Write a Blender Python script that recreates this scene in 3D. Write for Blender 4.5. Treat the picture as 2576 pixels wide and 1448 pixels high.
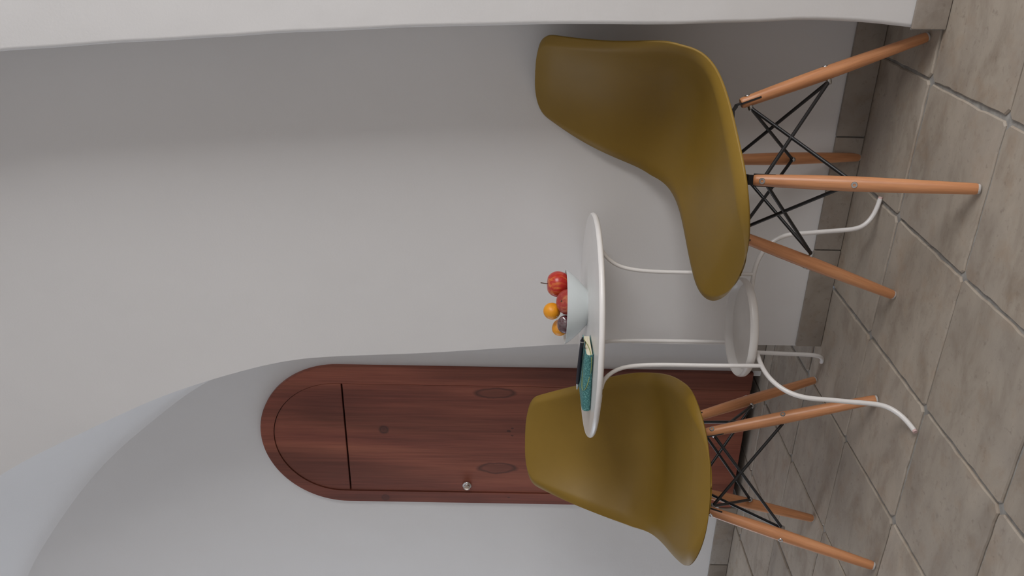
import bpy, bmesh, math, random
import numpy as np
from mathutils import Vector, Matrix

for o in list(bpy.data.objects):
    bpy.data.objects.remove(o)
C = bpy.context.scene.collection
scene = bpy.context.scene
PI = math.pi
random.seed(7)

# ------------------------------------------------------------------ camera
YAW = math.atan2(1, 2)                      # camera looks this far left of the wall normal
R = Vector((math.cos(YAW), math.sin(YAW), 0))      # camera's right hand, in the floor plan
F = Vector((-math.sin(YAW), math.cos(YAW), 0))     # camera's forward
H = 0.90
ROLL = 0.017
cam_d = bpy.data.cameras.new('camera')
cam = bpy.data.objects.new('camera', cam_d)
C.objects.link(cam)
down = Vector((0, 0, -1))
ax_x = (down + ROLL*R).normalized()          # picture lies on its side: picture right = down
ax_y = (R - ROLL*down).normalized()
ax_z = ax_x.cross(ax_y).normalized()
M = Matrix((ax_x, ax_y, ax_z)).transposed().to_4x4()
M.translation = Vector((0, 0, H))
cam.matrix_world = M
cam_d.sensor_fit = 'HORIZONTAL'
cam_d.sensor_width = 36.0
cam_d.lens = 36.0*2090/2576
cam_d.clip_start = 0.02
scene.camera = cam

def W(x, y, z=0.0):
    """point given as metres right of / ahead of the camera -> room coordinates"""
    p = R*x + F*y
    return Vector((p.x, p.y, z))

# ------------------------------------------------------------------ world, lights, exposure
world = bpy.data.worlds.new('world')
scene.world = world
world.use_nodes = True
bg = world.node_tree.nodes['Background']
bg.inputs[0].default_value = (0.62, 0.72, 0.90, 1)
bg.inputs[1].default_value = 1.0

ROOM_R, ROOM_L, ROOM_B, CEIL = 1.9, -4.3, -2.3, 3.45     # room limits
def area(name, loc, rot, sx, sy, power, col):
    d = bpy.data.lights.new(name, 'AREA')
    d.shape = 'RECTANGLE'; d.size = sx; d.size_y = sy; d.energy = power; d.color = col
    o = bpy.data.objects.new(name, d); C.objects.link(o)
    o.location = loc; o.rotation_euler = rot
    return o
WIN_R = (-0.35, 1.25, 0.85, 2.25)           # y0,y1,z0,z1 of the window in the right wall
WIN_L = (1.5, 2.45, 0.1, 2.3)               # glazed opening at the end of the alcove
area('daylight_right', (ROOM_R+0.10, (WIN_R[0]+WIN_R[1])/2, (WIN_R[2]+WIN_R[3])/2), (0, PI/2, 0), WIN_R[3]-WIN_R[2], WIN_R[1]-WIN_R[0], 58, (1.0, 0.985, 0.97))
area('daylight_left', (ROOM_L-0.10, (WIN_L[0]+WIN_L[1])/2, (WIN_L[2]+WIN_L[3])/2), (0, -PI/2, 0), WIN_L[3]-WIN_L[2], WIN_L[1]-WIN_L[0], 16.5, (0.82, 0.90, 1.0))
vs = scene.view_settings
vs.view_transform = 'Standard'; vs.look = 'None'; vs.gamma = 1.0; vs.use_curve_mapping = False
vs.exposure = 0.16

# ------------------------------------------------------------------ materials
class NT:
    def __init__(s, name):
        s.m = bpy.data.materials.new(name); s.m.use_nodes = True
        s.t = s.m.node_tree; s.b = s.t.nodes['Principled BSDF']
    def n(s, typ, **kw):
        nd = s.t.nodes.new(typ)
        for k, v in kw.items():
            setattr(nd, k, v)
        return nd
    def l(s, a, b): s.t.links.new(a, b)
    def coord(s, scale=(1, 1, 1), kind='Object', rot=(0, 0, 0)):
        tc = s.n('ShaderNodeTexCoord'); mp = s.n('ShaderNodeMapping')
        mp.inputs['Scale'].default_value = scale; mp.inputs['Rotation'].default_value = rot
        s.l(tc.outputs[kind], mp.inputs[0]); return mp.outputs[0]
    def noise(s, vec, scale, detail=3, rough=0.55, dist=0.0):
        nd = s.n('ShaderNodeTexNoise'); nd.inputs['Scale'].default_value = scale
        nd.inputs['Detail'].default_value = detail; nd.inputs['Roughness'].default_value = rough
        nd.inputs['Distortion'].default_value = dist
        s.l(vec, nd.inputs['Vector']); return nd.outputs['Fac']
    def ramp(s, fac, stops):
        nd = s.n('ShaderNodeValToRGB'); cr = nd.color_ramp
        while len(cr.elements) < len(stops): cr.elements.new(0.5)
        for e, (p, c) in zip(cr.elements, stops):
            e.position = p; e.color = (*c, 1) if len(c) == 3 else c
        s.l(fac, nd.inputs[0]); return nd.outputs[0]
    def mix(s, fac, a, b, mode='MIX'):
        nd = s.n('ShaderNodeMix', data_type='RGBA', blend_type=mode)
        for sock, v in ((nd.inputs[0], fac), (nd.inputs[6], a), (nd.inputs[7], b)):
            if hasattr(v, 'links') or isinstance(v, bpy.types.NodeSocket): s.l(v, sock)
            elif isinstance(v, (int, float)): sock.default_value = v
            else: sock.default_value = (*v, 1)
        return nd.outputs[2]
    def math(s, op, a, b=None, c=None, clamp=False):
        nd = s.n('ShaderNodeMath', operation=op, use_clamp=clamp)
        for i, v in enumerate((a, b, c)):
            if v is None: continue
            if isinstance(v, bpy.types.NodeSocket): s.l(v, nd.inputs[i])
            else: nd.inputs[i].default_value = v
        return nd.outputs[0]
    def bump(s, h, strength, dist=0.002):
        nd = s.n('ShaderNodeBump'); nd.inputs['Strength'].default_value = strength
        nd.inputs['Distance'].default_value = dist
        s.l(h, nd.inputs['Height']); s.l(nd.outputs[0], s.b.inputs['Normal'])
    def set(s, **kw):
        for k, v in kw.items():
            s.b.inputs[k.replace('_', ' ')].default_value = (*v, 1) if isinstance(v, tuple) and len(v) == 3 else v
        return s

def plain(name, col, rough=0.5, metal=0.0, var=0.06, scale=40, bump=0.0, spec=0.5, coat=0.0):
    t = NT(name).set(Roughness=rough, Metallic=metal)
    t.b.inputs['Specular IOR Level'].default_value = spec
    t.b.inputs['Coat Weight'].default_value = coat
    v = t.coord()
    f = t.noise(v, scale)
    a = tuple(max(0, c*(1-var)) for c in col); b = tuple(min(1, c*(1+var)) for c in col)
    t.l(t.ramp(f, [(0.3, a), (0.7, b)]), t.b.inputs['Base Color'])
    if bump: t.bump(t.noise(v, scale*6), bump, 0.001)
    return t.m

def plaster(name, col):
    t = NT(name).set(Roughness=0.75)
    t.b.inputs['Specular IOR Level'].default_value = 0.25
    v = t.coord()
    f1 = t.noise(v, 1.3, 3)
    base = t.ramp(f1, [(0.3, tuple(c*0.965 for c in col)), (0.7, col)])
    t.l(base, t.b.inputs['Base Color'])
    big = t.noise(v, 4.0, 2); fine = t.noise(v, 160, 3)
    hgt = t.math('ADD', t.math('MULTIPLY', big, 1.0), t.math('MULTIPLY', fine, 0.05))
    t.bump(hgt, 0.25, 0.02)
    return t.m

def stone(name, base, var=0.5):
    t = NT(name).set(Roughness=0.62)
    t.b.inputs['Specular IOR Level'].default_value = 0.35
    v = t.coord()
    oi = t.n('ShaderNodeObjectInfo')
    off = t.n('ShaderNodeVectorMath', operation='ADD')
    cmb = t.n('ShaderNodeCombineXYZ')
    r10 = t.math('MULTIPLY', oi.outputs['Random'], 37.0)
    t.l(r10, cmb.inputs[0]); t.l(r10, cmb.inputs[1]); t.l(r10, cmb.inputs[2])
    t.l(v, off.inputs[0]); t.l(cmb.outputs[0], off.inputs[1])
    st = t.n('ShaderNodeMapping'); st.inputs['Scale'].default_value = (1.0, 1.9, 1.0)
    t.l(off.outputs[0], st.inputs[0])
    cloud = t.noise(st.outputs[0], 7, 5, 0.62, 0.4)
    dk = tuple(c*f for c, f in zip(base, (0.70, 0.66, 0.63))); lt = tuple(min(1, c*1.16) for c in base)
    col = t.ramp(cloud, [(0.28, dk), (0.50, base), (0.74, lt)])
    rust = t.noise(off.outputs[0], 16, 4, 0.6)
    col = t.mix(t.math('MULTIPLY', t.ramp(rust, [(0.52, (0, 0, 0)), (0.72, (1, 1, 1))]), 0.42), col, (base[0]*0.86, base[1]*0.70, base[2]*0.56))
    grey = t.noise(off.outputs[0], 5, 3)
    col = t.mix(t.math('MULTIPLY', t.ramp(grey, [(0.45, (0, 0, 0)), (0.7, (1, 1, 1))]), 0.35), col, (base[0]*0.78, base[1]*0.80, base[2]*0.86))
    pit = t.noise(off.outputs[0], 70, 3, 0.6)
    col = t.mix(t.math('MULTIPLY', t.ramp(pit, [(0.60, (0, 0, 0)), (0.74, (1, 1, 1))]), 0.40), col, (base[0]*0.45, base[1]*0.42, base[2]*0.40))
    val = t.math('MULTIPLY_ADD', oi.outputs['Random'], 0.16, 0.92)
    hsv = t.n('ShaderNodeHueSaturation'); t.l(val, hsv.inputs['Value']); t.l(col, hsv.inputs['Color'])
    t.l(hsv.outputs[0], t.b.inputs['Base Color'])
    hgt = t.math('ADD', t.math('MULTIPLY', cloud, 0.7), t.math('MULTIPLY', pit, -0.25))
    t.bump(hgt, 0.35, 0.006)
    return t.m

def door_wood(name):
    t = NT(name).set(Roughness=0.45)
    t.b.inputs['Specular IOR Level'].default_value = 0.35
    v = t.coord()
    g1 = t.noise(t.coord((9, 9, 0.55)), 1.6, 4, 0.6, 0.25)
    g2 = t.noise(t.coord((60, 60, 1.6)), 2.2, 4, 0.65)
    g3 = t.noise(t.coord((3.2, 3.2, 0.5)), 1.7, 2, 0.5, 0.3)
    base = t.ramp(g1, [(0.30, (0.225, 0.064, 0.042)), (0.52, (0.315, 0.096, 0.058)), (0.74, (0.380, 0.128, 0.074))])
    base = t.mix(0.55, base, t.ramp(g2, [(0.35, (0.62, 0.58, 0.56)), (0.65, (1.12, 1.1, 1.1))]), 'MULTIPLY')
    base = t.mix(0.9, base, t.ramp(g3, [(0.42, (1.06, 1.06, 1.06)), (0.64, (0.50, 0.48, 0.48))]), 'MULTIPLY')
    sep = t.n('ShaderNodeSeparateXYZ'); t.l(v, sep.inputs[0])
    wob = t.math('MULTIPLY', t.math('SUBTRACT', t.noise(v, 14, 2), 0.5), 0.02)
    # knots (x, z, half width, half height, strength) in door coordinates
    for kx, kz, rx, rz, st in ((0.036, 1.369, 0.022, 0.022, 0.75), (-0.286, 1.379, 0.018, 0.020, 0.6),
                               (0.205, 0.955, 0.026, 0.085, 0.72), (-0.136, 0.945, 0.028, 0.085, 0.72),
                               (0.037, 0.903, 0.006, 0.009, 0.9), (0.020, 0.890, 0.004, 0.006, 0.8), (0.052, 0.890, 0.004, 0.006, 0.8),
                               (0.040, 0.600, 0.022, 0.022, 0.6), (-0.275, 0.899, 0.004, 0.006, 0.8)):
        dx = t.math('DIVIDE', t.math('ADD', t.math('SUBTRACT', sep.outputs[0], kx), wob), rx)
        dz = t.math('DIVIDE', t.math('SUBTRACT', sep.outputs[2], kz), rz)
        d = t.math('SQRT', t.math('ADD', t.math('MULTIPLY', dx, dx), t.math('MULTIPLY', dz, dz)))
        if rz > 0.05:      # long pointed figure: a ring of darker grain
            k = t.math('MULTIPLY', t.ramp(d, [(0.0, (0.55,)*3), (0.62, (0.45,)*3), (0.80, (1,)*3), (1.0, (0,)*3)]), st)
        else:
            k = t.math('MULTIPLY', t.ramp(d, [(0.0, (0.8,)*3), (0.45, (0.65,)*3), (0.6, (1,)*3), (1.0, (0,)*3)]), st)
        base = t.mix(k, base, (0.040, 0.018, 0.016))
    t.l(base, t.b.inputs['Base Color'])
    t.bump(g2, 0.08, 0.001)
    return t.m

def beech(name):
    t = NT(name).set(Roughness=0.38)
    g1 = t.noise(t.coord((30, 30, 2.0)), 2.0, 4, 0.6, 0.2)
    g2 = t.noise(t.coord((160, 160, 9)), 2.0, 3, 0.6)
    base = t.ramp(g1, [(0.30, (0.50, 0.215, 0.095)), (0.55, (0.60, 0.27, 0.122)), (0.75, (0.66, 0.32, 0.155))])
    base = t.mix(0.45, base, t.ramp(g2, [(0.35, (0.80, 0.74, 0.70)), (0.6, (1.05, 1.05, 1.05))]), 'MULTIPLY')
    t.l(base, t.b.inputs['Base Color'])
    return t.m

def apple_skin(name, red, yel, amount):
    t = NT(name).set(Roughness=0.28)
    v = t.coord((1, 1, 0.10))
    f = t.noise(v, 150, 3, 0.6)
    b = t.noise(t.coord(), 22, 2)
    fac = t.math('ADD', t.math('MULTIPLY', f, 0.55), t.math('MULTIPLY', b, 0.45))
    t.l(t.ramp(fac, [(0.43-amount, yel), (0.60-amount, red), (0.9, tuple(c*0.75 for c in red))]), t.b.inputs['Base Color'])
    return t.m

def teal_cloth(name):
    t = NT(name).set(Roughness=0.85)
    v = t.coord()
    f = t.noise(v, 260, 2, 0.7); b = t.noise(v, 60, 3)
    c = t.ramp(f, [(0.40, (0.040, 0.140, 0.140)), (0.54, (0.075, 0.235, 0.225)), (0.64, (0.22, 0.46, 0.43))])
    c = t.mix(t.math('MULTIPLY', b, 0.5), c, (0.055, 0.20, 0.205))
    t.l(c, t.b.inputs['Base Color'])
    t.bump(f, 0.3, 0.0006)
    return t.m

def page_edges(name):
    t = NT(name).set(Roughness=0.8)
    f = t.noise(t.coord((3, 3, 900)), 2.0, 1)
    t.l(t.ramp(f, [(0.35, (0.66, 0.58, 0.42)), (0.65, (0.82, 0.76, 0.60))]), t.b.inputs['Base Color'])
    return t.m

def clear_film(name):
    t = NT(name).set(Roughness=0.06)
    t.b.inputs['Base Color'].default_value = (0.95, 0.95, 0.97, 1)
    tr = t.n('ShaderNodeBsdfTransparent'); mx = t.n('ShaderNodeMixShader')
    gl = t.n('ShaderNodeBsdfGlossy'); gl.inputs['Roughness'].default_value = 0.08
    f = t.noise(t.coord(), 120, 2)
    t.l(t.ramp(f, [(0.4, (0.05,)*3), (0.7, (0.15,)*3)]), mx.inputs[0])
    t.l(tr.outputs[0], mx.inputs[1]); t.l(gl.outputs[0], mx.inputs[2])
    out = t.t.nodes['Material Output']; t.l(mx.outputs[0], out.inputs['Surface'])
    return t.m

MAT = dict(
    wall=plaster('white_plaster', (0.80, 0.788, 0.785)),
    tile=stone('beige_stone', (0.40, 0.345, 0.285)),
    skirt=stone('skirting_stone', (0.34, 0.295, 0.25)),
    grout=plain('grey_grout', (0.33, 0.318, 0.30), 0.9, var=0.2, scale=60, bump=0.4),
    door=door_wood('walnut_laminate'),
    dark=plain('recess_shade', (0.03, 0.028, 0.026), 0.9),  # near-black colour stands in for the shade behind the door
    chrome=plain('chrome', (0.72, 0.72, 0.72), 0.16, 1.0, 0.02),
    knobtip=plain('brushed_brass', (0.55, 0.44, 0.36), 0.35, 0.9, 0.03),
    shell=plain('mustard_plastic', (0.245, 0.145, 0.018), 0.50, 0.0, 0.04, 9, 0.05, 0.35),
    beech=beech('beech_wood'),
    black=plain('black_steel', (0.012, 0.012, 0.013), 0.38, 0.0, 0.1),
    steel=plain('zinc_steel', (0.50, 0.50, 0.50), 0.32, 1.0, 0.05),
    rubber=plain('pale_glide', (0.55, 0.52, 0.50), 0.5),
    white=plain('white_lacquer', (0.80, 0.775, 0.755), 0.30, 0.0, 0.02, 20),
    cap=plain('pink_plastic', (0.72, 0.50, 0.48), 0.5),
    bowl=plain('opal_ceramic', (0.70, 0.745, 0.745), 0.22, 0.0, 0.02, 10),
    apple=apple_skin('red_apple_skin', (0.52, 0.030, 0.022), (0.74, 0.26, 0.05), 0.09),
    apple2=apple_skin('streaked_apple_skin', (0.40, 0.045, 0.035), (0.58, 0.22, 0.08), 0.10),
    orange=plain('orange_peel', (0.84, 0.335, 0.012), 0.42, 0.0, 0.05, 60, 0.35),
    plum=plain('plum_skin', (0.085, 0.012, 0.022), 0.35, 0.0, 0.3, 40),
    stem=plain('apple_stem', (0.075, 0.035, 0.018), 0.8),
    film=clear_film('clear_film'),
    teal=teal_cloth('teal_cloth'),
    pages=page_edges('cream_pages'),
    cord=plain('olive_cord', (0.28, 0.33, 0.10), 0.7),
    pen=plain('navy_plastic', (0.010, 0.011, 0.020), 0.30),
    frame=plain('window_white', (0.78, 0.78, 0.76), 0.4),
)

# ------------------------------------------------------------------ mesh helpers
def mesh_obj(name, verts, faces, mat, parent=None, smooth=False, loc=None, angle=None):
    me = bpy.data.meshes.new(name)
    me.from_pydata([tuple(v) for v in verts], [], faces)
    me.validate(); me.update()
    return link(name, me, mat, parent, smooth, loc, angle)
def link(name, me, mat, parent=None, smooth=False, loc=None, angle=None):
    if mat is not None and len(me.materials) == 0: me.materials.append(MAT[mat])
    if smooth:
        me.shade_smooth()
        if angle: me.set_sharp_from_angle(angle=angle)
    o = bpy.data.objects.new(name, me); C.objects.link(o)
    if parent: o.parent = parent
    if loc is not None: o.location = loc
    return o
def bm_obj(name, bm, mat, parent=None, smooth=False, loc=None, angle=None):
    bmesh.ops.recalc_face_normals(bm, faces=bm.faces)
    me = bpy.data.meshes.new(name); bm.to_mesh(me); bm.free()
    return link(name, me, mat, parent, smooth, loc, angle)
def tag(o, label, cat, group=None, kind=None):
    o['label'] = label; o['category'] = cat
    if group: o['group'] = group
    if kind: o['kind'] = kind
    return o
def thing(name, label, cat, loc=(0, 0, 0), rz=0.0, group=None, kind=None):
    o = bpy.data.objects.new(name, None); C.objects.link(o)
    o.empty_display_size = 0.05
    o.location = loc; o.rotation_euler = (0, 0, rz)
    return tag(o, label, cat, group, kind)

def spl(xk, yk, x):
    xk = np.asarray(xk, float); yk = np.asarray(yk, float); n = len(xk); h = np.diff(xk)
    A = np.zeros((n, n)); b = np.zeros(n); A[0, 0] = A[-1, -1] = 1
    for i in range(1, n-1):
        A[i, i-1] = h[i-1]; A[i, i] = 2*(h[i-1]+h[i]); A[i, i+1] = h[i]
        b[i] = 6*((yk[i+1]-yk[i])/h[i]-(yk[i]-yk[i-1])/h[i-1])
    m = np.linalg.solve(A, b)
    i = np.clip(np.searchsorted(xk, x)-1, 0, n-2); d = x-xk[i]; hh = h[i]
    return yk[i]+d*((yk[i+1]-yk[i])/hh-hh*(2*m[i]+m[i+1])/6)+d*d*m[i]/2+d**3*(m[i+1]-m[i])/(6*hh)
def curve(pts, n):
    """smooth curve of n points through pts (2-D or 3-D)"""
    P = np.array(pts, float)
    k = np.concatenate([[0], np.cumsum(np.linalg.norm(np.diff(P, axis=0), axis=1))])
    s = np.linspace(0, k[-1], n)
    return np.stack([spl(k, P[:, j], s) for j in range(P.shape[1])], -1)

def tube(pts, rad, seg=12, cap=True):
    """verts, faces of a tube along 3-D points; rad number or list"""
    P = [Vector(p) for p in pts]; n = len(P)
    rad = [rad]*n if isinstance(rad, (int, float)) else list(rad)
    T = [(P[min(i+1, n-1)]-P[max(i-1, 0)]).normalized() for i in range(n)]
    ref = Vector((0, 0, 1)) if abs(T[0].z) < 0.9 else Vector((1, 0, 0))
    u = (ref-T[0]*ref.dot(T[0])).normalized()
    vs_, fs = [], []
    for i in range(n):
        u = (u-T[i]*u.dot(T[i])).normalized(); w = T[i].cross(u)
        for k in range(seg):
            a = 2*PI*k/seg
            vs_.append(P[i]+(u*math.cos(a)+w*math.sin(a))*rad[i])
    for i in range(n-1):
        for k in range(seg):
            k2 = (k+1) % seg
            fs.append((i*seg+k, i*seg+k2, (i+1)*seg+k2, (i+1)*seg+k))
    if cap:
        fs.append(tuple(range(seg-1, -1, -1))); fs.append(tuple((n-1)*seg+k for k in range(seg)))
    return vs_, fs
def tube_obj(name, pts, rad, mat, parent=None, seg=12, smooth=True, angle=math.radians(50)):
    v, f = tube(pts, rad, seg)
    return mesh_obj(name, v, f, mat, parent, smooth, angle=angle)
def lathe(prof, seg=48, close=False):
    vs_, fs = [], []
    idx = []
    for r, z in prof:
        if r < 1e-6:
            idx.append([len(vs_)]*seg); vs_.append(Vector((0, 0, z)))
        else:
            idx.append(list(range(len(vs_), len(vs_)+seg)))
            vs_ += [Vector((r*math.cos(2*PI*k/seg), r*math.sin(2*PI*k/seg), z)) for k in range(seg)]
    for a, b in zip(idx[:-1], idx[1:]):
        for k in range(seg):
            q = [a[k], a[(k+1) % seg], b[(k+1) % seg], b[k]]
            q = [x for i, x in enumerate(q) if x not in q[:i]]
            if len(q) > 2: fs.append(tuple(q))
    return vs_, fs
def lathe_obj(name, prof, mat, parent=None, seg=48, loc=None, angle=math.radians(40)):
    v, f = lathe(prof, seg)
    return mesh_obj(name, v, f, mat, parent, True, loc, angle)
def box_bm(bm, x0, x1, y0, y1, z0, z1):
    v = [bm.verts.new(p) for p in ((x0, y0, z0), (x1, y0, z0), (x1, y1, z0), (x0, y1, z0), (x0, y0, z1), (x1, y0, z1), (x1, y1, z1), (x0, y1, z1))]
    return [bm.faces.new([v[i] for i in q]) for q in ((0, 3, 2, 1), (4, 5, 6, 7), (0, 1, 5, 4), (1, 2, 6, 5), (2, 3, 7, 6), (3, 0, 4, 7))]
def box_obj(name, b, mat, parent=None, bevel=0.0, loc=None):
    bm = bmesh.new(); box_bm(bm, *b)
    if bevel: bmesh.ops.bevel(bm, geom=list(bm.edges), offset=bevel, segments=2, affect='EDGES', profile=0.6)
    return bm_obj(name, bm, mat, parent, bool(bevel), loc, math.radians(40))
def flat_poly(bm, loops, to3):
    """filled flat region bounded by loops of 2-D points (outer, then holes)"""
    es = []
    for lp in loops:
        v = [bm.verts.new(to3(*p)) for p in lp]
        es += [bm.edges.new((v[i], v[(i+1) % len(v)])) for i in range(len(v))]
    bmesh.ops.triangle_fill(bm, use_beauty=True, use_dissolve=False, edges=es)
def extrude_poly(name, loop, y0, y1, mat, parent=None, bevel=0.0, loc=None):
    """(x,z) outline extruded from y0 (front) to y1"""
    bm = bmesh.new()
    v = [bm.verts.new((x, y0, z)) for x, z in loop]
    f = bm.faces.new(v)
    r = bmesh.ops.extrude_face_region(bm, geom=[f])
    bmesh.ops.translate(bm, verts=[e for e in r['geom'] if isinstance(e, bmesh.types.BMVert)], vec=(0, y1-y0, 0))
    if bevel:
        front = [e for e in bm.edges if all(abs(q.co.y-y0) < 1e-6 for q in e.verts)]
        bmesh.ops.bevel(bm, geom=front, offset=bevel, segments=2, affect='EDGES')
    return bm_obj(name, bm, mat, parent, True, loc, math.radians(35))

# ------------------------------------------------------------------ the setting
S_BACK, S_NICHE, S_FRONT = 2.545, 2.10, 1.814     # depth of door wall, wall behind the table, wall of the near arch
def wobble(pts, amp, seed):
    rg = np.random.default_rng(seed); n = len(pts)
    w = rg.normal(size=n); w = np.convolve(np.concatenate([w[:2], w, w[-2:]]), [.1, .25, .3, .25, .1], 'valid')
    out = np.array(pts, float); out[:, 0] += w*amp
    return out
# arched edge of the wall behind the table, and the line where the alcove's vault meets the door wall
EDGE = wobble(curve([(-1.221, 0), (-1.223, .4), (-1.231, .745), (-1.255, 1.0), (-1.278, 1.291), (-1.300, 1.538), (-1.345, 1.710), (-1.442, 1.964),
              (-1.581, 2.236), (-1.750, 2.527), (-2.05, 2.85), (-2.5, 3.10), (-3.2, 3.24), (ROOM_L, 3.28)], 90), 0.0012, 3)
CREASE = curve([(-1.24, 0), (-1.25, .7), (-1.30, 1.1), (-1.38, 1.40), (-1.49, 1.70), (-1.60, 1.88), (-1.72, 2.071), (-1.829, 2.206), (-1.988, 2.386),
                (-2.205, 2.584), (-2.413, 2.742), (-2.651, 2.897), (-3.2, 3.08), (ROOM_L, 3.16)], 90)
# near arch: its right-hand jamb, then over the top and down on the left
_half = [(-.281, 0), (-.279, .076), (-.270, .20), (-.275, .40), (-.286, .816), (-.303, 1.236), (-.330, 1.618), (-.364, 2.008), (-.46, 2.45), (-.72, 2.86), (-1.15, 3.09), (-1.75, 3.22), (-2.6, 3.27), (-3.5, 3.22), (ROOM_L, 3.08)]
ARCH = wobble(curve(_half, 190), 0.0018, 5)
ARCH[-1, 0] = ROOM_L
DC, DR, DS = -1.899, 0.309, 1.522            # door surround: centre, radius, springing height
def arch_loop(cx, r, zs, z0, n=40):
    return [(cx+r, z0)]+[(cx+r*math.cos(PI*k/n), zs+r*math.sin(PI*k/n)) for k in range(n+1)]+[(cx-r, z0)]

# door wall
bm = bmesh.new()
hole = arch_loop(DC, DR-0.02, DS, 0.0)
low = [tuple(p) for p in CREASE]
# outline runs along the floor (broken by the door), the left wall and the vault line
outline = [(CREASE[0][0], 0.0)]+[tuple(p) for p in hole]+[(ROOM_L, 0.0)]+[tuple(p) for p in CREASE[::-1][:-1]]
flat_poly(bm, [outline], lambda x, z: (x, S_BACK, z))
for a, b in zip(hole[:-1], hole[1:]):         # sides of the cupboard opening
    bm.faces.new([bm.verts.new((a[0], S_BACK, a[1])), bm.verts.new((b[0], S_BACK, b[1])), bm.verts.new((b[0], S_BACK+.3, b[1])), bm.verts.new((a[0], S_BACK+.3, a[1]))])
wb = bm_obj('wall_back', bm, 'wall')
tag(wb, 'white plaster wall around the wooden door, under the vault', 'wall', kind='structure')
cav = extrude_poly('cavity_back', arch_loop(DC, DR-0.015, DS, 0.0, 24), S_BACK+.29, S_BACK+.31, 'dark', wb)  # back panel coloured dark so the door gaps read as deep shade

# vault of the alcove, between the arched edge and the door wall
n = len(EDGE); K = 14
vts, fcs = [], []
for i in range(n):
    for k in range(K+1):
        q = k/K
        p = EDGE[i]*(1-q)+CREASE[i]*q
        vts.append((p[0], S_NICHE+(S_BACK-S_NICHE)*(1-(1-q)**1.7), p[1]))     # runs softly into the door wall
for i in range(n-1):
    for k in range(K):
        a = i*(K+1)+k
        fcs.append((a, a+1, a+K+2, a+K+1))
o = mesh_obj('ceiling_alcove', vts, fcs, 'wall', smooth=True)
tag(o, 'pale curved vault over the alcove with the door', 'ceiling', kind='structure')

# wall behind the table
bm = bmesh.new()
flat_poly(bm, [[tuple(p) for p in EDGE]+[(ROOM_L, CEIL), (0.15, CEIL), (0.15, 0)]], lambda x, z: (x, S_NICHE, z))
o = bm_obj('wall_niche', bm, 'wall')
tag(o, 'white plaster wall behind the table, ending in an arched edge', 'wall', kind='structure')

# near wall with the large arch, its edge rounded, and the reveal back to the niche wall
bm = bmesh.new()
arch_out = [(a, b) for a, b in ARCH]
front = [(ROOM_R, 0.0), (ROOM_R, CEIL), (ROOM_L, CEIL)]
RB = 0.010
def off_arch(d):
    P = np.array(arch_out); T = np.gradient(P, axis=0); T /= np.linalg.norm(T, axis=1)[:, None]
    N = np.stack([T[:, 1], -T[:, 0]], -1)           # away from the opening
    Q = P+N*d
    Q[0, 1] = 0.0; Q[-1, 0] = ROOM_L
    return Q
rows = []
for k in range(5):
    a = PI/2*k/4
    rows.append((off_arch(RB*(1-math.sin(a))), S_FRONT+RB*(1-math.cos(a))))
flat_poly(bm, [[tuple(p) for p in rows[0][0]]+front[::-1]], lambda x, z: (x, S_FRONT, z))
rows.append((off_arch(0), S_NICHE))
ring = [[bm.verts.new((p[0], y, p[1])) for p in P] for P, y in rows]
for A, B in zip(ring[:-1], ring[1:]):
    for i in range(len(A)-1):
        bm.faces.new((A[i], A[i+1], B[i+1], B[i]))
bmesh.ops.remove_doubles(bm, verts=bm.verts, dist=1e-5)
o = bm_obj('wall_front', bm, 'wall', smooth=True, angle=math.radians(60))
tag(o, 'near white plaster wall with rough arch edge at the picture top', 'wall', kind='structure')

# rest of the room around the camera
def wall_with_window(name, x, win, label):
    bm = bmesh.new()
    y0, y1, z0, z1 = win
    ye = S_FRONT if name == 'wall_right' else S_BACK
    flat_poly(bm, [[(ROOM_B, 0), (ye, 0), (ye, CEIL), (ROOM_B, CEIL)], [(y0, z0), (y1, z0), (y1, z1), (y0, z1)]], lambda y, z: (x, y, z))
    s = 0.22 if x > 0 else -0.22
    c = [(y0, z0), (y1, z0), (y1, z1), (y0, z1)]
    for i in range(4):
        a, b = c[i], c[(i+1) % 4]
        bm.faces.new([bm.verts.new((x, *a)), bm.verts.new((x, *b)), bm.verts.new((x+s, *b)), bm.verts.new((x+s, *a))])
    o = bm_obj(name, bm, 'wall')
    return tag(o, label, 'wall', kind='structure')
wall_with_window('wall_right', ROOM_R, WIN_R, 'white side wall with the window that lights the jamb')
wall_with_window('wall_left', ROOM_L, WIN_L, 'white side wall with the window beyond the door')
o = mesh_obj('wall_rear', [(ROOM_L, ROOM_B, 0), (ROOM_R, ROOM_B, 0), (ROOM_R, ROOM_B, CEIL), (ROOM_L, ROOM_B, CEIL)], [(0, 1, 2, 3)], 'wall')
tag(o, 'white wall of the room behind the photographer', 'wall', kind='structure')
o = mesh_obj('ceiling', [(ROOM_L, ROOM_B, CEIL), (ROOM_R, ROOM_B, CEIL), (ROOM_R, S_NICHE, CEIL), (ROOM_L, S_NICHE, CEIL)], [(0, 1, 2, 3)], 'wall')
tag(o, 'white ceiling of the room', 'ceiling', kind='structure')
for k, (x, win) in enumerate(((ROOM_R+0.16, WIN_R), (ROOM_L-0.16, WIN_L))):
    y0, y1, z0, z1 = win
    w = thing('window_%d' % (k+1), ['white framed window in the side wall next to the near arch', 'white framed window in the far side wall'][k], 'window', (x, (y0+y1)/2, z0), kind='structure')
    hw, hh = (y1-y0)/2, z1-z0
    for b in ((-.03, .03, -hw, hw, 0, .05), (-.03, .03, -hw, hw, hh-.05, hh), (-.03, .03, -hw, -hw+.05, .05, hh-.05), (-.03, .03, hw-.05, hw, .05, hh-.05), (-.025, .025, -.025, .025, .05, hh-.05)):
        box_obj('window_bar', b, 'frame', w, 0.004)

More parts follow.
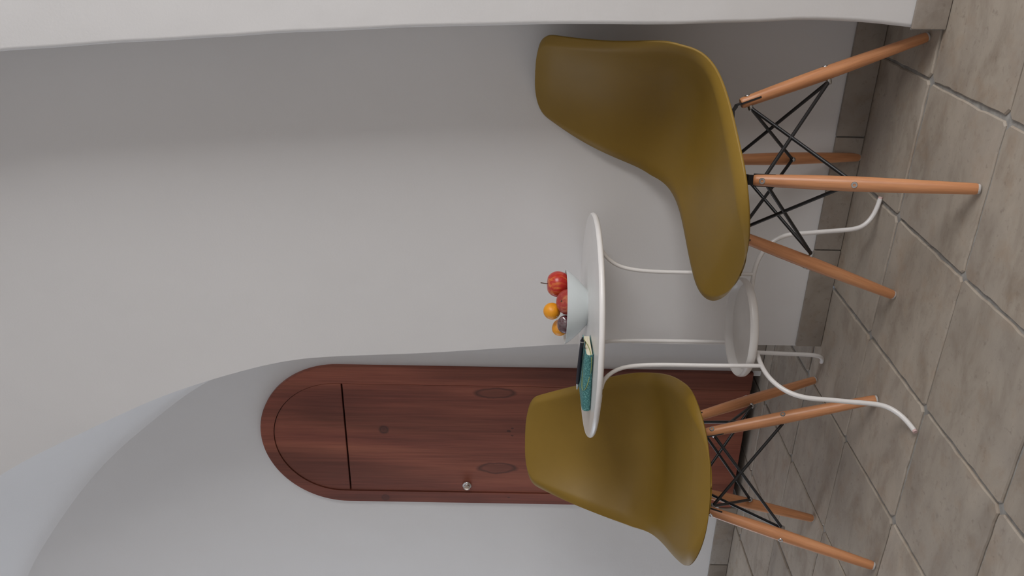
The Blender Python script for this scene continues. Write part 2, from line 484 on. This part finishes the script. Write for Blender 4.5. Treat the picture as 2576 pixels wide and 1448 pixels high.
# floor: mortar bed and stone tiles
P_T, T0, S0 = 0.3175, -0.392, 1.823          # tile pitch, one joint line in each direction
o = mesh_obj('floor', [(ROOM_L, ROOM_B, -.006), (ROOM_R, ROOM_B, -.006), (ROOM_R, S_BACK+.3, -.006), (ROOM_L, S_BACK+.3, -.006)], [(0, 1, 2, 3)], 'grout')
tag(o, 'floor of square beige stone tiles with grey joints', 'floor', kind='structure')
floor = o
def tile_mesh(seed, w, d, t=0.011, gap=0.0034, jit=0.0013, name='floor_tile'):
    rg = random.Random(seed)
    hw, hd = w/2-gap, d/2-gap
    out = []
    c = 0.006+rg.random()*0.006
    def side(ax, ay, bx, by, m=5):
        for k in range(m):
            q = k/m
            e = rg.gauss(0, jit) if k else 0
            px, py = ax+(bx-ax)*q, ay+(by-ay)*q
            l = math.hypot(bx-ax, by-ay); nx, ny = -(by-ay)/l, (bx-ax)/l
            out.append((px+nx*abs(e), py+ny*abs(e)))
    cs = [(hw-c, hd), (-hw+c, hd), (-hw, hd-c), (-hw, -hd+c), (-hw+c, -hd), (hw-c, -hd), (hw, -hd+c), (hw, hd-c)]
    for i in range(8):
        a, b = cs[i], cs[(i+1) % 8]
        side(*a, *b, m=13 if i % 2 == 0 else 1)
    n = len(out)
    vs_ = [(x, y, -t) for x, y in out]+[(x, y, -0.003) for x, y in out]
    vs_ += [(x*(1-0.0022/hw), y*(1-0.0022/hd), 0.0) for x, y in out]
    fs = []
    for r in range(2):
        for i in range(n):
            j = (i+1) % n
            fs.append((r*n+i, r*n+j, (r+1)*n+j, (r+1)*n+i))
    fs.append(tuple(2*n+i for i in range(n)))
    me = bpy.data.meshes.new(name); me.from_pydata(vs_, [], fs); me.update()
    return me
variants = [tile_mesh(s, P_T, P_T) for s in range(9)]
for me in variants: me.materials.append(MAT['tile'])
rg = random.Random(11)
rest = bmesh.new()
for i in range(-13, 8):
    for j in range(-13, 3):
        cx, cy = T0+(i+.5)*P_T, S0+(j+.5)*P_T
        if cx < ROOM_L-.1 or cx > ROOM_R+.1 or cy < ROOM_B-.1: continue
        if cx < -3.4 or cy < -1.1 or cx > ROOM_R-.16:      # far from view: one joined part
            rest.from_mesh(variants[rg.randrange(len(variants))])
            rest.verts.ensure_lookup_table()
            nv = len(variants[0].vertices)
            for v in rest.verts[-nv:]: v.co += Vector((cx, cy, 0))
            continue
        o = bpy.data.objects.new('floor_tile', variants[rg.randrange(len(variants))]); C.objects.link(o)
        o.parent = floor
        o.location = (cx+rg.gauss(0, .0012), cy+rg.gauss(0, .0012), rg.uniform(-.0012, 0))
        o.rotation_euler = (rg.gauss(0, .0015), rg.gauss(0, .0015), rg.gauss(0, .006))

o = bm_obj('floor_tile_field', rest, 'tile', floor)
o['kind'] = 'stuff'

# skirting of cut stone along the walls
def skirting(name, a, b, first, label, hz=0.073, th=0.012, flip=1):
    """pieces along x from a to b with a joint at `first`; a,b = (x,y)"""
    d = Vector((b[0]-a[0], b[1]-a[1], 0)); L = d.length; d.normalize()
    root = thing(name, label, 'skirting', (a[0], a[1], 0), math.atan2(d.y, d.x), kind='structure')
    box_obj('mortar', (0, L, -0.004, 0.0, 0.0, hz-.002), 'grout', root)
    j = first
    while j > 0: j -= P_T
    xs = []
    while j < L:
        x0, x1 = max(j, 0), min(j+P_T, L)
        if x1-x0 > .015: xs.append((x0, x1))
        j += P_T
    for x0, x1 in xs:
        o = box_obj('skirting_tile', (x0+.002, x1-.002, -th, -0.001, .001, hz+random.uniform(-.001, .001)), 'skirt', root, 0.0025)
    return root
skirting('baseboard_niche', (EDGE[0][0]+.002, S_NICHE), (-.285, S_NICHE), -.597-EDGE[0][0], 'grey stone skirting below the wall behind the table')
skirting('baseboard_front', (ARCH[0][0]+.0, S_FRONT), (ROOM_R, S_FRONT), 0.42, 'grey stone skirting at the foot of the near wall', th=0.010)
skirting('baseboard_back', (ROOM_L, S_BACK), (DC-DR-.006, S_BACK), .2, 'grey stone skirting left of the wooden door')
skirting('baseboard_corner', (DC+DR+.006, S_BACK), (-1.245, S_BACK), .2, 'short grey stone skirting between the door and the wall edge')

# the wooden door
door = thing('door_1', 'dark reddish wood door with rounded arch top and round metal knob', 'door', (-1.9, S_BACK, 0), kind='structure')
LC, LR, LS = -0.008, 0.2445, 1.536           # leaf arch in door coordinates
oc = DC+1.9
ZB = 0.030
n = 48
outer = [(oc+DR, ZB)]+[(oc+DR*math.cos(PI*k/n), DS+DR*math.sin(PI*k/n)) for k in range(n+1)]+[(oc-DR, ZB)]
g = 0.0022
inner = [(LC+LR+g, ZB)]+[(LC+(LR+g)*math.cos(PI*k/n), LS+(LR+g)*math.sin(PI*k/n)) for k in range(n+1)]+[(LC-LR-g, ZB)]
bm = bmesh.new()
yf, ybk = -.017, .02
rings = [[bm.verts.new((x, y, z)) for x, z in lp] for lp, y in ((outer, ybk), (outer, yf+.003), ([(oc+(x-oc)*.99, ZB if i in (0, len(outer)-1) else DS+(z-DS)*(.99 if z > DS else 1)) for i, (x, z) in enumerate(outer)], yf), (inner, yf), (inner, ybk))]
for A, B in zip(rings, rings[1:]+rings[:1]):
    for i in range(len(A)-1): bm.faces.new((A[i], A[i+1], B[i+1], B[i]))
bm.faces.new([r[0] for r in rings]); bm.faces.new([r[-1] for r in rings][::-1])
bm_obj('door_frame', bm, 'door', door, True, angle=math.radians(30))
ZT = 1.512
leaf = extrude_poly('door_leaf', [(LC+LR, ZB), (LC+LR, ZT-.003), (LC-LR, ZT-.003), (LC-LR, ZB)], -.014, .012, 'door', door, 0.0012)
extrude_poly('arched_panel', [(LC+LR, ZT+.003)]+[(LC+LR*math.cos(PI*k/n), LS+LR*math.sin(PI*k/n)) for k in range(n+1)]+[(LC-LR, ZT+.003)], -.014, .012, 'door', door, 0.0012)
kn = lathe_obj('knob', [(0, 0), (.0165, 0), (.0180, .0015), (.0180, .005), (.0165, .0075), (.0130, .009), (.0115, .011), (.0125, .0145), (.0125, .0170), (.0112, .0182), (.0100, .0182), (.0096, .0168), (0, .0168)], 'chrome', leaf, 32)
kn.location = (-.219, -.014, 1.061); kn.rotation_euler = (PI/2, 0, 0)
kt = lathe_obj('knob_inlay', [(.0094, .0168), (.0094, .0178), (.0086, .0182), (0, .0182)], 'knobtip', leaf, 24)
kt.location = kn.location; kt.rotation_euler = (PI/2, 0, 0)

# ------------------------------------------------------------------ shell chairs
SH = np.array([[-0.2787, -0.2468, -0.2259, -0.2162, -0.2002, -0.1337, -0.0353, 0.0796, 0.1930, 0.2901],      # centre line, y
               [0.8548, 0.7496, 0.6555, 0.5767, 0.5093, 0.4652, 0.4601, 0.4631, 0.4593, 0.4421],             # centre line, z
               [0.1234, 0.1593, 0.1882, 0.2101, 0.2189, 0.2243, 0.2299, 0.2304, 0.2197, 0.1984],             # half width
               [0.0099, 0.0363, 0.0529, 0.0648, 0.0806, 0.0613, 0.0349, 0.0206, 0.0150, 0.0208]])            # how far the sides wrap forward
RT, RF, LIP = 0.049, 0.158, 0.017
def shell_grid(ns=101, nx=71, pw=2.3):
    S = np.linspace(0, 1, 10)
    s = (1-np.cos(np.linspace(0, np.pi, ns)))/2
    y, z, w, c = (spl(S, SH[i], s) for i in range(4))
    e = 1e-4
    ty = spl(S, SH[0], s+e)-spl(S, SH[0], s-e); tz = spl(S, SH[1], s+e)-spl(S, SH[1], s-e)
    an = np.unwrap(np.arctan2(ty, -tz))
    sg = np.linspace(0, 1, 201); ag = np.interp(sg, s, an)
    kk = np.exp(-.5*(np.arange(-60, 61)/200/.075)**2); kk /= kk.sum()
    ag = np.convolve(np.concatenate([np.full(60, ag[0]), ag, np.full(60, ag[-1])]), kk, 'valid')
    an = np.interp(s, sg, ag)
    ny, nz = np.cos(an)[:, None], np.sin(an)[:, None]
    k = np.ones_like(s)
    a = s < RT; k[a] = np.minimum(k[a], (1-(1-s[a]/RT)**3)**(1/3))
    a = s > 1-RF; k[a] = np.minimum(k[a], (1-np.clip(1-(1-s[a])/RF, 0, 1)**2.6)**(1/2.6))
    k = np.maximum(k, 0.02)
    q = np.sin(np.linspace(-1, 1, nx)*np.pi/2*.999)
    X = (w*k)[:, None]*q[None]
    f = np.abs(X/w[:, None])**pw
    gx = np.clip((np.abs(q)[None]*np.ones_like(X)-.83)/.17, 0, 1)**1.8       # rolled lip along the rim
    gs = np.maximum(np.clip((s-.92)/.08, 0, 1)**1.8, .5*np.clip((.05-s)/.05, 0, 1)**2)[:, None]
    d = f*c[:, None]-LIP*(1-(1-gx)*(1-gs))
    return np.stack([X, y[:, None]+d*ny, z[:, None]+d*nz], -1)
def shell_mesh():
    G = shell_grid(); ns, nx = G.shape[:2]
    du = np.gradient(G, axis=0); dv = np.gradient(G, axis=1)
    N = np.cross(du, dv); N /= np.maximum(np.linalg.norm(N, axis=2, keepdims=True), 1e-12)
    if N[ns//2, nx//2, 2] < 0: N = -N
    # keep end-row normals sane
    N[0] = N[2]; N[1] = N[2]; N[-1] = N[-3]; N[-2] = N[-3]
    N[:, 0] = N[:, 2]; N[:, 1] = N[:, 2]; N[:, -1] = N[:, -3]; N[:, -2] = N[:, -3]
    th = 0.0065
    top = G.reshape(-1, 3); bot = (G-N*th).reshape(-1, 3)
    n = ns*nx
    vts = [tuple(p) for p in top]+[tuple(p) for p in bot]
    fcs = []
    for i in range(ns-1):
        for j in range(nx-1):
            a = i*nx+j
            fcs.append((a, a+1, a+nx+1, a+nx)); fcs.append((n+a, n+a+nx, n+a+nx+1, n+a+1))
    loop = [j for j in range(nx)]+[i*nx+nx-1 for i in range(1, ns)]+[(ns-1)*nx+j for j in range(nx-2, -1, -1)]+[i*nx for i in range(ns-2, 0, -1)]
    # rounded lip: a ring of points pushed outward half-way between the faces
    cen = G.mean((0, 1))
    mid = []
    for v in loop:
        i, j = divmod(v, nx)
        a = Vector(top[v]); b = Vector(bot[v])
        inn = Vector(G[min(max(i, 3), ns-4), min(max(j, 3), nx-4)])
        d = (a-inn); d = d.normalized() if d.length > 1e-9 else Vector((0, 0, 0))
        mid.append((a+b)/2+d*th*0.45)
    m0 = len(vts); vts += [tuple(p) for p in mid]
    for q in range(len(loop)):
        r = (q+1) % len(loop); a, b = loop[q], loop[r]
        fcs.append((b, a, m0+q, m0+r)); fcs.append((m0+r, m0+q, n+a, n+b))
    bm = bmesh.new()
    V = [bm.verts.new(p) for p in vts]
    for f in fcs:
        try: bm.faces.new([V[i] for i in f])
        except ValueError: pass
    bmesh.ops.remove_doubles(bm, verts=bm.verts, dist=2e-4)
    bmesh.ops.recalc_face_normals(bm, faces=bm.faces)
    me = bpy.data.meshes.new('seat_shell'); bm.to_mesh(me); bm.free()
    return me
LF = [(-.204, .207), (.204, .207), (-.204, -.207), (.204, -.207)]     # feet: front left, front right, rear left, rear right
LT = [(-.098, .111), (.098, .111), (-.098, -.103), (.098, -.103)]     # tops of the legs
HT = 0.397
def lerp(a, b, q): return a+(b-a)*q
def make_chair(label, loc, rz):
    root = thing('shell_chair', label, 'chair', loc, rz, 'mustard shell chairs')
    link('seat_shell', shell_mesh(), 'shell', root, True)
    low, upp, inw = [], [], []
    for i in range(4):
        foot = Vector((*LF[i], 0.004)); topv = Vector((*LT[i], HT))
        ax = (foot-topv); L = ax.length; axn = ax.normalized()
        out = Vector((LF[i][0], LF[i][1], 0)).normalized()
        out = (out-axn*out.dot(axn)).normalized()               # outward, square to the leg
        tan = axn.cross(out).normalized()
        # leg with its own axes: local z runs up the leg so that the grain follows it
        Rm = Matrix((out, tan if (out.cross(tan)).dot(-axn) > 0 else -tan, -axn)).transposed()
        prof = [(0, 0), (.0098, 0), (.0112, .004), (.0132, L*.22), (.0150, L*.42), (.0156, L*.54), (.0150, L*.70), (.0134, L*.88), (.0122, L-.006), (.0112, L-.0015), (.0100, L), (0, L)]
        leg = lathe_obj('leg', prof, 'beech', root, 20)
        leg.matrix_local = Matrix.Translation(foot) @ Rm.to_4x4()
        cap = lathe_obj('foot_glide', [(0, -.004), (.0085, -.004), (.0100, -.002), (.0100, .0006), (0, .0006)], 'rubber', leg, 20)
        # slot for the bracket at the top of the leg
        def rad(z):
            return np.interp(z, [p[1] for p in prof[1:-1]], [p[0] for p in prof[1:-1]])
        box_obj('slot', (-.0021, .0021, -.0134, .0134, L-.044, L+.0004), 'black', leg)
        for z in (L-.018, L-.196):
            r0 = float(rad(z))
            sc = lathe_obj('screw', [(0, r0-.003), (.0066, r0-.003), (.0066, r0-.0002), (.0058, r0+.0008), (.0030, r0+.0008), (.0026, r0-.0012), (0, r0-.0012)], 'steel', leg, 16)
            sc.matrix_local = Matrix.Translation((0, 0, z)) @ Matrix.Rotation(PI/2, 4, 'Y')
            nt = lathe_obj('nut', [(0, r0-.003), (.0062, r0-.003), (.0062, r0+.007), (.005, r0+.0098), (.0025, r0+.0112), (0, r0+.0115)], 'steel', leg, 14)
            nt.matrix_local = Matrix.Translation((0, 0, z)) @ Matrix.Rotation(-PI/2, 4, 'Y')
            p = topv+axn*(L-z) - out*(r0+.004)
            (upp if z > L-.1 else low).append(p)
        inw.append(out)
        # bracket strip: out of the slot, then flat under the shell to a mounting pad
        strip = []
        pin = topv+axn*.04
        zb = 0.4135
        mount = Vector((LT[i][0]*.44, LT[i][1]*.44, zb))
        hd = Vector((LT[i][0], LT[i][1], 0)).normalized()
        knee = topv-axn*.010
        path = [pin, topv, knee, Vector((knee.x, knee.y, 0))-hd*.004+Vector((0, 0, zb-.006)), Vector((knee.x, knee.y, 0))-hd*.013+Vector((0, 0, zb)), lerp(Vector((knee.x, knee.y, zb))-hd*.013, mount, .6), mount, mount-hd*.012]
        wdt = Vector((-hd.y, hd.x, 0))
        hw = .0105; t2 = .002
        vs_, fs = [], []
        for q, p in enumerate(path):
            d = (path[min(q+1, len(path)-1)]-path[max(q-1, 0)]).normalized()
            nn = d.cross(wdt).normalized()
            vs_ += [p+wdt*hw+nn*t2, p-wdt*hw+nn*t2, p-wdt*hw-nn*t2, p+wdt*hw-nn*t2]
        for q in range(len(path)-1):
            for e in range(4):
                fs.append((q*4+e, q*4+(e+1) % 4, q*4+4+(e+1) % 4, q*4+4+e))
        fs += [(3, 2, 1, 0), tuple(len(vs_)-4+e for e in range(4))]
        br = mesh_obj('bracket', vs_, fs, 'black', root)
        pad = lathe_obj('mount_pad', [(0, .002), (.0135, .002), (.0145, .004), (.0145, .040), (0, .040)], 'black', br, 20, loc=mount)
        lathe_obj('bolt', [(0, -.013), (.0045, -.013), (.0055, -.011), (.0055, -.003), (.004, -.0015), (0, -.0015)], 'steel', br, 14, loc=mount)
    # crossed bracing wires on each side
    for a, b in ((0, 1), (1, 3), (3, 2), (2, 0)):
        for p, q in ((upp[a], low[b]), (upp[b], low[a])):
            d = (q-p).normalized()
            pts = [p, p+d*.01]+[lerp(p, q, k/4) for k in (1, 2, 3)]+[q-d*.01, q]
            tube_obj('brace_wire', pts, [.0046, .0040, .0040, .0040, .0040, .0040, .0046], 'black', root, 8)
    return root
c1 = W(.281, 1.884); c2 = W(-.4605, 2.243)
make_chair('mustard plastic shell chair with wooden legs, the nearer one beside the near wall edge', (c1.x, c1.y, 0), math.radians(120.5)+YAW)
make_chair('mustard plastic shell chair with wooden legs in front of the wooden door', (c2.x, c2.y, 0), math.radians(179.8)+YAW)

# ------------------------------------------------------------------ round white metal table
TC = Vector((-1.011, 1.825, 0))
table = thing('side_table', 'small round white metal table on three curved legs with a lower shelf', 'table', TC)
ZTOP = 0.709
lathe_obj('tabletop', [(0, ZTOP-.0015), (.262, ZTOP-.0015), (.270, ZTOP-.0012), (.2755, ZTOP-.0006), (.2785, ZTOP-.0030), (.2800, ZTOP-.0065), (.2790, ZTOP-.0105), (.2755, ZTOP-.0138), (.270, ZTOP-.0145), (0, ZTOP-.0145)], 'white', table, 96)
ZS = 0.312
lathe_obj('shelf_tray', [(0, ZS), (.112, ZS), (.119, ZS+.002), (.1235, ZS+.007), (.1245, ZS+.014), (.1235, ZS+.020), (.1205, ZS+.023), (.1165, ZS+.021), (.115, ZS+.016), (.113, ZS+.009), (.108, ZS+.004), (0, ZS+.003)], 'white', table, 72)
leg_prof = curve([(.092, .3035), (.122, .3025), (.157, .297), (.190, .283), (.219, .256), (.234, .222), (.239, .180), (.244, .130), (.249, .078), (.258, .044), (.288, .018), (.326, .0058)], 44)
rod_prof = curve([(.215, .6895), (.196, .684), (.172, .668), (.152, .641), (.142, .606), (.1375, .56), (.1365, .45), (.1345, .298)], 30)
for a in (-103.82, 16.33, 136.2):
    ca, sa = math.cos(math.radians(a)), math.sin(math.radians(a))
    lg = tube_obj('leg', [(r*ca, r*sa, z) for r, z in leg_prof], .0056, 'white', table, 14)
    d0, d1 = leg_prof[-2], leg_prof[-1]
    tube_obj('foot_cap', [(d1[0]*ca, d1[0]*sa, d1[1]), ((d1[0]+.005)*ca, (d1[0]+.005)*sa, d1[1]-.0006)], [.0052, .0050], 'cap', lg, 14)
    rd = tube_obj('support_rod', [(r*ca, r*sa, z) for r, z in rod_prof], .0049, 'white', table, 14)
    pl = box_obj('mounting_plate', (.165, .250, -.012, .012, .6905, .6945), 'white', table, .001)
    pl.rotation_euler = (0, 0, math.radians(a))

# ------------------------------------------------------------------ bowl and fruit
BC = W(-.046, 2.135, ZTOP-.0015)
bowl = lathe_obj('fruit_bowl', [(0, .004), (.038, .0035), (.042, 0), (.046, 0), (.050, .004), (.070, .022), (.086, .040), (.0955, .0535), (.0965, .0550), (.0945, .0555), (.0925, .0545), (.083, .0415), (.067, .0245), (.047, .008), (0, .007)], 'bowl', None, 72)
bowl.location = BC
tag(bowl, 'pale white bowl holding fruit on the round table', 'bowl')
def fruit_mesh(name, r, hz, dimple, seg=28, rings=18):
    vts = []
    prof = []
    for k in range(rings+1):
        a = PI*k/rings
        rr = math.sin(a); z = -math.cos(a)
        d = dimple*math.exp(-(rr/.34)**2)
        z2 = z-(d if z > 0 else -d*.7)
        shape = 1+(.06*z if dimple > .1 else 0)
        prof.append((r*rr*shape, hz*z2))
    prof[0] = (0, prof[0][1]); prof[-1] = (0, prof[-1][1])
    return prof
def fruit(name, label, cat, x, y, z, r, hz, mat, dimple=0.0, stem=0.0, tilt=(0, 0), group='fruit in the bowl'):
    if not stem and dimple <= .1:                    # no stem or calyx to be seen: one mesh
        o = lathe_obj(name, fruit_mesh(name, r, hz, dimple), mat, None, 28, loc=W(x, y, z))
        o.rotation_euler = (tilt[0], tilt[1], 1.3)
        return tag(o, label, cat, group)
    root = thing(name, label, cat, W(x, y, z), 0, group)
    root.rotation_euler = (tilt[0], tilt[1], 1.3)
    lathe_obj('flesh', fruit_mesh(name, r, hz, dimple), mat, root, 28)
    if stem:
        z0 = hz*(1-dimple)-.002
        tube_obj('stem', [(0, 0, z0), (.001, 0, z0+stem*.5), (.003, 0, z0+stem)], [.0011, .0009, .0014], 'stem', root, 8)
    elif dimple > .1:
        lathe_obj('calyx', [(0, hz*(1-dimple)-.001), (.003, hz*(1-dimple)), (.002, hz*(1-dimple)+.0012), (0, hz*(1-dimple)+.001)], 'stem', root, 10)
    return root
fruit('apple', 'bright red apple with upright stem at the end of the bowl', 'apple', .012, 2.150, .7795, .0335, .0335, 'apple', .20, .022, (0.05, -.03))
fruit('apple', 'darker streaked red apple sunk in the bowl between bright apple and orange', 'apple', -.033, 2.103, .7550, .0330, .0320, 'apple2', .18, 0.0, (.5, -.5))
fruit('tangerine', 'small orange tangerine on top of the fruit, beside the streaked apple', 'fruit', -.0575, 2.135, .7965, .0222, .0212, 'orange', .06, 0.0, (1.3, -1.9))
fruit('tangerine', 'small orange tangerine half hidden behind the dark plum', 'fruit', -.101, 2.165, .7735, .0220, .0210, 'orange', .05, 0.0, (.3, .2))
fruit('plum', 'dark purple plum under clear film in the bowl', 'fruit', -.0900, 2.110, .7620, .0235, .0225, 'plum', .05)
# crumpled piece of clear film over the plum
rg = random.Random(4)
vts, fcs = [], []
nu, nv = 13, 11
for i in range(nu):
    for j in range(nv):
        a = (i/(nu-1)-.5)*1.5-.15; b = (j/(nv-1)-.5)*1.5+.42
        rr = .0262+rg.uniform(-.0012, .0030)
        p = W(-.0850+rr*math.sin(a)*1.0, 2.110-rr*math.cos(a)*math.cos(b), .7620+rr*math.sin(b))
        vts.append(p)
for i in range(nu-1):
    for j in range(nv-1):
        a = i*nv+j; fcs.append((a, a+1, a+nv+1, a+nv))
o = mesh_obj('plastic_film', vts, fcs, 'film', smooth=True)
sm = o.modifiers.new('thickness', 'SOLIDIFY'); sm.thickness = 0.0003
tag(o, 'crumpled shiny clear plastic film over the plum in the bowl', 'wrapper')

# ------------------------------------------------------------------ notebook and pen
ZB0 = ZTOP-.0012
nbc = W(-.152, 1.922)+ (R*-.92+F*.40)*.075 + (R*.40+F*.92)*.0525
BT = .0195
nb = thing('notebook', 'teal cloth covered notebook with yellow green cord on the round table', 'notebook', (nbc.x, nbc.y, ZB0), math.atan2(-.40, .92)+YAW)
bx, by = .075, .0525
# cloth cover: lower board, rounded spine towards the camera, upper board, as one bent sheet
path = [(by, .0008), (-by+.012, .0008), (-by+.004, .0022), (-by, .006), (-by-.0006, BT/2), (-by, BT-.006), (-by+.004, BT-.0022), (-by+.012, BT-.0008), (0, BT-.0006), (by, BT-.0012)]
vts, fcs = [], []
pc = curve(path, 34)
NXC = 12
th = .0016
pn = np.gradient(pc, axis=0); pn /= np.linalg.norm(pn, axis=1)[:, None]; pn = np.stack([-pn[:, 1], pn[:, 0]], -1)
for sgn in (0, 1):
    for i in range(len(pc)):
        for k in range(NXC+1):
            x = -bx+2*bx*k/NXC
            sag = -.0015*math.exp(-((bx-x)/.02)**2) if pc[i][1] > BT*.75 else 0
            p = pc[i]+pn[i]*th*(sgn)*(1 if True else 0)
            vts.append((x, p[0], max(p[1]+sag, .0002)))
m = len(pc)*(NXC+1)
for i in range(len(pc)-1):
    for k in range(NXC):
        a = i*(NXC+1)+k
        fcs.append((a, a+1, a+NXC+2, a+NXC+1)); fcs.append((m+a, m+a+NXC+1, m+a+NXC+2, m+a+1))
for k in (0, NXC):
    for i in range(len(pc)-1):
        a = i*(NXC+1)+k; b = a+NXC+1
        fcs.append((a, b, m+b, m+a))
for i in (0, len(pc)-1):
    for k in range(NXC):
        a = i*(NXC+1)+k
        fcs.append((a, a+1, m+a+1, m+a))
bm = bmesh.new(); V = [bm.verts.new(p) for p in vts]
for f in fcs: bm.faces.new([V[i] for i in f])
bm_obj('cover', bm, 'teal', nb, True, angle=math.radians(50))
box_obj('page_block', (-bx+.003, bx-.0025, -by+.004, by-.003, .0026, BT-.0030), 'pages', nb, .0006)
cord = curve([(bx+.001, .030, BT-.0005), (bx+.0022, .000, BT*.62), (bx+.0018, -.030, BT*.40), (bx-.004, -by-.0008, BT*.30), (bx-.03, -by-.0018, BT*.22), (bx-.065, -by-.0018, BT*.45), (bx-.090, -by-.0010, BT*.80), (bx-.100, -by+.012, BT+.0008), (bx-.07, -by+.035, BT+.0010), (bx-.03, -by+.05, BT+.0008), (bx-.004, .025, BT+.0004), (bx+.001, .030, BT-.0005)], 90)
tube_obj('cord', [tuple(p) for p in cord], .0009, 'cord', nb, 6)
E0, E1 = W(-.113, 1.937, ZB0+BT+.0062), W(-.243, 2.018, ZB0+BT+.0105)
ax = (E1-E0); L = ax.length
pen = thing('pen', 'dark navy pen with silver tip lying on the teal notebook', 'pen', E0)
zq = ax.normalized(); xq = Vector((0, 0, 1)); xq = (xq-zq*xq.dot(zq)).normalized(); yq = zq.cross(xq)
pen.rotation_euler = Matrix((xq, yq, zq)).transposed().to_euler()
lathe_obj('barrel', [(0, .006), (.0036, .006), (.0044, .008), (.0048, .020), (.0052, .060), (.0055, .095), (.0053, .118), (.0046, L-.022), (.0040, L-.018), (0, L-.018)], 'pen', pen, 18)
lathe_obj('button', [(0, 0), (.0022, 0), (.0024, .001), (.0024, .007), (0, .007)], 'pen', pen, 14)
lathe_obj('tip', [(0, L-.018), (.0040, L-.018), (.0036, L-.010), (.0018, L-.003), (.0008, L), (0, L)], 'chrome', pen, 16)
box_obj('clip', (-.0085, -.0068, -.0022, .0022, .012, .055), 'pen', pen, .0005)
lathe_obj('ring', [(.0047, .009), (.0053, .009), (.0053, .012), (.0047, .012)], 'steel', pen, 16)
